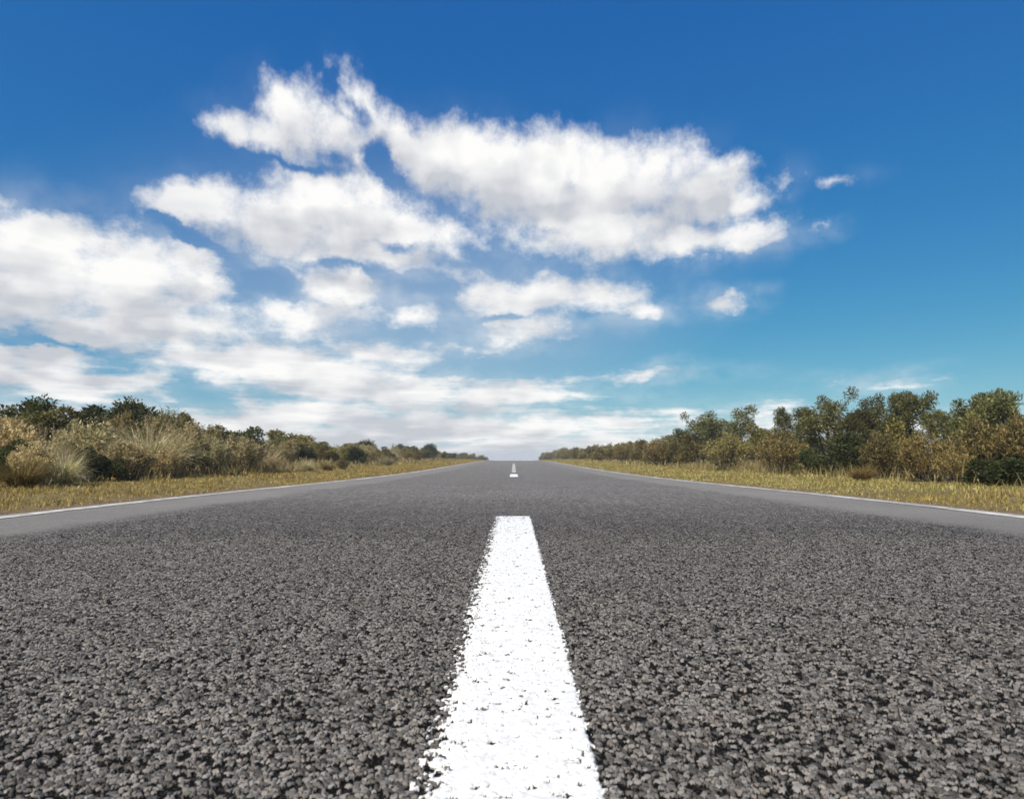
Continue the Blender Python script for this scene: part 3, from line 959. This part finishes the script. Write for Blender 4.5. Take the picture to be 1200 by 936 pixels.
# ------------------------------------------------------------------ left bank
GL = 'plants on the left bank'
for args in [
    # kind, px, metres from the middle, top, width, label
    ('dark', 34, 11.5, 458, 76, 'dark green rounded bush on the crest at the far left edge'),
    ('dark', 112, 11.5, 453, 100, 'broad green bush on the crest, tallest of the left bank'),
    ('dark', 160, 11.4, 460, 74, 'dark bush on the crest, just right of the broad tallest bush'),
    ('olive', 70, 10.4, 474, 80, 'olive bush below and between the two dark crest bushes'),
    ('brown', 140, 9.6, 480, 70, 'brown shrub below the tallest crest bush on the left bank'),
    ('brown', 30, 9.6, 487, 60, 'brown twiggy shrub below the leftmost crest bush'),
    ('straw', 4, 8.4, 480, 84, 'pale feathery shrub cut off by the left edge of the picture'),
    ('tan', 52, 8.2, 494, 74, 'straw tussock at the foot of the leftmost dark bush'),
    ('straw', 104, 8.8, 488, 86, 'rounded straw coloured shrub below the tallest crest bush'),
    ('tan', 172, 8.6, 484, 104, 'largest straw tussock, standing at the right end of the crest bushes'),
    ('dark', 12, 7.8, 512, 46, 'low dark bush added as shade among the pale tussocks at the left edge'),  # this bush and the next two are added to darken pockets of shadow
    ('dark', 92, 8.0, 503, 44, 'low dark bush added as shade between two straw tussocks under the tallest crest bush'),
    ('dark', 128, 7.5, 522, 40, 'low dark bush added as shade at the verge, left of the foot of the largest straw tussock'),
    ('brown', 190, 9.6, 474, 60, 'brown shrub on the crest, right of the last dark crest bush'),
    ('olive', 330, 12.5, 503, 70, 'olive bush on the crest beyond the last big straw tussock'),
    ('olive', 205, 13.0, 484, 80, 'olive bush on the crest in the dip between the dark bushes'),
    ('straw', 150, 7.6, 512, 60, 'small straw coloured shrub in front of the largest straw tussock'),
    ('gold', 25, 7.0, 525, 62, 'low golden tussock near the verge at the left edge'),
    ('straw', 36, 7.4, 514, 54, 'small straw coloured shrub behind the low golden tussock at the left edge'),
    ('straw', 196, 7.5, 520, 44, 'small straw coloured shrub at the verge below the right side of the largest tussock'),
    ('tan', 72, 7.2, 518, 52, 'small straw tussock in front of the bank above the verge'),
    ('olive', 215, 11.0, 482, 46, 'olive bush showing just behind the largest straw tussock'),
    ('straw', 216, 8.6, 491, 64, 'rounded straw coloured shrub immediately right of the largest tussock'),
    ('brown', 245, 9.4, 496, 52, 'brown shrub between the crest bushes and the isolated round dark bush'),
    ('straw', 248, 7.9, 508, 52, 'small straw coloured shrub below the brown shrub in mid bank'),
    ('dark', 284, 10.8, 487, 62, 'isolated round dark bush at the right end of the left bank'),
    ('olive', 262, 10.4, 495, 44, 'olive bush leaning against the isolated round dark bush'),
    ('straw', 280, 8.2, 508, 66, 'rounded straw coloured shrub in front of the isolated round dark bush'),
    ('tan', 308, 8.2, 516, 48, 'last big straw tussock before the low scrub on the left'),
    ('tan', 358, 7.0, 533, 24, 'small lone tussock on the left verge, leftmost of a short row'),
    ('gold', 384, 7.0, 538, 18, 'tiny golden tussock in the middle of a short row on the left verge'),
    ('brown', 402, 7.2, 537, 18, 'little dark brown shrub ending a short row on the left verge'),
    ('tan', 453, 7.4, 530, 20, 'pale tussock standing alone farther along the left verge'),
    ('dark', 420, 9.0, 520, 30, 'dark bush nearest the small verge tussocks in the low left scrub'),
    ('dark', 424, 12.5, 513, 40, 'flat dark bush on the skyline of the low left scrub'),
    ('dark', 476, 12.5, 514, 26, 'small dark bush breaking the skyline of the left scrub'),
    ('dark', 500, 11.0, 517, 26, 'last clear dark bush of the left scrub before the vanishing point'),
]:
    plant(*args, group=GL)

def prof(px, pts):
    xs, ys = zip(*pts)
    return float(np.interp(px, xs, ys))
LP = [(300, 500), (340, 506), (400, 514), (470, 519), (520, 524), (548, 530), (575, 533)]
for i in range(66):
    px = 312 + (570 - 312) * (i + rnd.random()) / 66
    sm = rnd.uniform(8.2, 14.0)
    kd = rnd.choice(['olive', 'olive', 'olive', 'dark', 'straw', 'tan'])
    lb = {'olive': 'low olive bush in the left scrub receding to the vanishing point', 'dark': 'low dark bush in the left scrub receding to the vanishing point',
          'straw': 'low straw coloured shrub in the left scrub receding to the vanishing point', 'tan': 'low straw tussock in the left scrub receding to the vanishing point'}[kd]
    tp = prof(px, LP) + rnd.uniform(0, 1) * (538 - prof(px, LP)) * .45 * (1 if kd != 'tan' else 1.3)
    plant(kd, px, sm, tp, rnd.uniform(24, 46) * (1 - .72 * (px - 312) / 258), lb, group='low scrub along the left of the road: ' + kd, far=True)

# ------------------------------------------------------------------ right bank
GR = 'plants on the right bank'
for args in [
    ('tree', 815, 10.0, 487, 46, 'dark spindly tree at the left end of the right bank'),
    ('tree', 848, 10.4, 480, 56, 'leafy tree with a tufted top, second from the left of the right bank'),
    ('brown', 853, 7.9, 505, 58, 'rounded russet shrub in front of the two leftmost trees on the right'),
    ('olive', 800, 9.0, 505, 40, 'olive bush at the foot of the leftmost tree on the right'),
    ('olive', 884, 10.5, 494, 44, 'olive bush between the tufted tree and the gap tree'),
    ('olive', 938, 12.4, 508, 90, 'olive bush closing the gap between the thin tree and the big dark tree'),
    ('tree', 932, 10.0, 473, 44, 'thin open crowned tree just left of the big dark double tree'),
    ('brown', 915, 8.0, 503, 66, 'ochre brown shrub below the thin open crowned tree'),
    ('tree', 978, 9.4, 461, 66, 'big dark tree with a dense crown, left half of a pair'),
    ('tree', 1010, 9.6, 466, 46, 'dark tree with a pointed top, right half of a pair'),
    ('dark', 985, 8.6, 500, 66, 'dark bush filling the space under the paired trees'),
    ('brown', 1032, 7.8, 503, 62, 'golden brown shrub right of the paired trees'),
    ('tree', 1058, 9.8, 454, 64, 'pale green tree with two tufts at its top'),
    ('olive', 1050, 8.8, 488, 60, 'olive bush under the pale green two tufted tree'),
    ('brown', 1086, 7.4, 505, 64, 'straw brown shrub nearest the verge below the pale tree'),
    ('tree', 1104, 10.2, 474, 50, 'low green tree between the two tufted tree and the right edge trees'),
    ('tree', 1150, 9.6, 456, 74, 'broad green tree, tallest group near the right edge'),
    ('tree', 1192, 9.4, 447, 76, 'tallest green tree cut off by the right edge of the picture'),
    ('brown', 1150, 8.0, 484, 90, 'large dark brown shrub close to the right edge'),
    ('brown', 1200, 8.2, 482, 80, 'brown shrub cut off by the right edge of the picture'),
    ('olive', 1128, 8.9, 478, 60, 'olive bush behind the large dark brown shrub'),
    ('brown', 1120, 7.4, 520, 50, 'small brown shrub at the verge left of the large dark one'),
    ('dark', 946, 7.9, 520, 46, 'low dark bush at the foot of the ochre brown shrub'),
    ('dark', 1170, 7.6, 520, 66, 'low dark bush at the foot of the large dark brown shrub'),
    ('gold', 1010, 6.9, 540, 36, 'golden tussock in front of the paired trees at the verge'),
    ('olive', 800, 13.0, 507, 90, 'wide olive bush behind the leftmost tree on the right'),
    ('olive', 840, 13.5, 505, 90, 'wide olive bush behind the tufted tree'),
    ('olive', 905, 13.0, 500, 100, 'wide olive bush behind the thin open crowned tree'),
    ('olive', 1030, 12.0, 492, 100, 'wide olive bush filling the gap behind the paired trees'),
    ('brown', 770, 8.6, 513, 44, 'russet shrub left of the leftmost tree on the right'),
    ('olive', 748, 9.6, 513, 40, 'olive bush left of the russet shrub on the right'),
]:
    plant(*args, group=GR)
RP = [(626, 533), (640, 529), (650, 524), (700, 518), (740, 515), (800, 510)]
for i in range(62):
    px = 634 + (800 - 634) * (i + rnd.random()) / 62
    sm = rnd.uniform(8.0, 13.0)
    kd = rnd.choice(['olive', 'olive', 'dark', 'brown', 'brown', 'olive'])
    lb = {'olive': 'low olive bush in the right scrub receding to the vanishing point', 'dark': 'low dark bush in the right scrub receding to the vanishing point',
          'brown': 'low russet shrub in the right scrub receding to the vanishing point'}[kd]
    tp = prof(px, RP) + rnd.uniform(0, 1) * (540 - prof(px, RP)) * .4
    plant(kd, px, sm, tp, rnd.uniform(8, 16) + (px - 634) * .13, lb, group='low scrub along the right of the road: ' + kd, far=True)

# ------------------------------------------------------------------ grass
def grass(name, regions, mat, seed):
    rs = np.random.RandomState(seed)
    Vs, Q, T, o = [], [], [], 0
    for (x0, x1, y0, y1, dens, h0, h1, wd) in regions:
        n = int(abs(x1 - x0) * (y1 - y0) * dens)
        x, y = rs.uniform(x0, x1, n), rs.uniform(y0, y1, n)
        cl = .45 + .6 * wob(x, y, 1.6) + .5 * wob(x, y, 5.0, 1.0)
        edge = np.clip((np.abs(x) - 3.60 - .12 * wob(x, y, 3.0)) / .5, 0, 1)
        ok = (rs.uniform(0, 1, n) < .25 + .75 * cl) & (edge > .02)
        x, y, cl, edge = x[ok], y[ok], cl[ok], edge[ok]
        n = len(x)
        L = rs.uniform(h0, h1, n) * (.55 + .7 * np.clip(cl, 0, 1.3)) * (.35 + .65 * edge)
        b = np.stack([x, y, ground_z(x, y) - .01], -1)
        v, q4, t3 = blades(rs, b, rs.uniform(0, 6.28, n), np.abs(rs.normal(size=n)) * .35, L, rs.uniform(.7, 1.3, n) * wd, rs.uniform(.05, .4, n))
        Vs.append(v); Q.append(q4 + o); T.append(t3 + o); o += len(v)
    me = mesh_from(name, np.concatenate(Vs), [np.concatenate(Q), np.concatenate(T)])
    ob = link(name, me, mat)
    ob['kind'] = 'stuff'
    return ob
for sgn, side in ((-1, 'left'), (1, 'right')):
    def rg(a, b): return (sgn * a, sgn * b) if sgn > 0 else (-b, -a)
    g1 = grass('verge_grass', [(*rg(3.6, 7.6), 3.0, 14.0, 900, .02, .085, .009), (*rg(3.6, 7.6), 14.0, 40.0, 300, .03, .11, .016),
                               (*rg(3.6, 7.8), 40.0, 140.0, 60, .05, .15, .035)], M_GRASS, 7 + sgn)
    g1['label'] = 'short yellow green grass on the %s verge' % side
    g2 = grass('undergrowth', [(*rg(6.6, 14.0), 5.0, 30.0, 130, .15, .42, .016), (*rg(6.8, 16.0), 30.0, 150.0, 16, .15, .35, .05)], M_UNDER, 17 + sgn)
    g2['label'] = 'dry brownish grass between the shrubs on the %s bank' % side

# ------------------------------------------------------------------ haze: a shallow layer of pale air over the ground
zmin = float(GZ.min()) - 1.0
hx, hy0, hy1, hz1 = 1600.0, -1600.0, 2600.0, 2.9
HV = [(x, y, z) for z in (zmin, hz1) for y in (hy0, hy1) for x in (-hx, hx)]
HF = np.array([[0, 2, 3, 1], [4, 5, 7, 6], [0, 1, 5, 4], [2, 6, 7, 3], [0, 4, 6, 2], [1, 3, 7, 5]])
me = mesh_from('haze', HV, [HF])
mt, q, out = new_mat('haze_air')
pv = q.n('ShaderNodeVolumePrincipled')
pv.inputs['Color'].default_value = rgb(.93, .96, 1.0)
pv.inputs['Density'].default_value = 0.0009
q.t.links.new(pv.outputs[0], out.inputs['Volume'])
hazeo = link('haze', me, mt)
hazeo['kind'] = 'stuff'
hazeo['label'] = 'thin pale haze in the air low over the road'
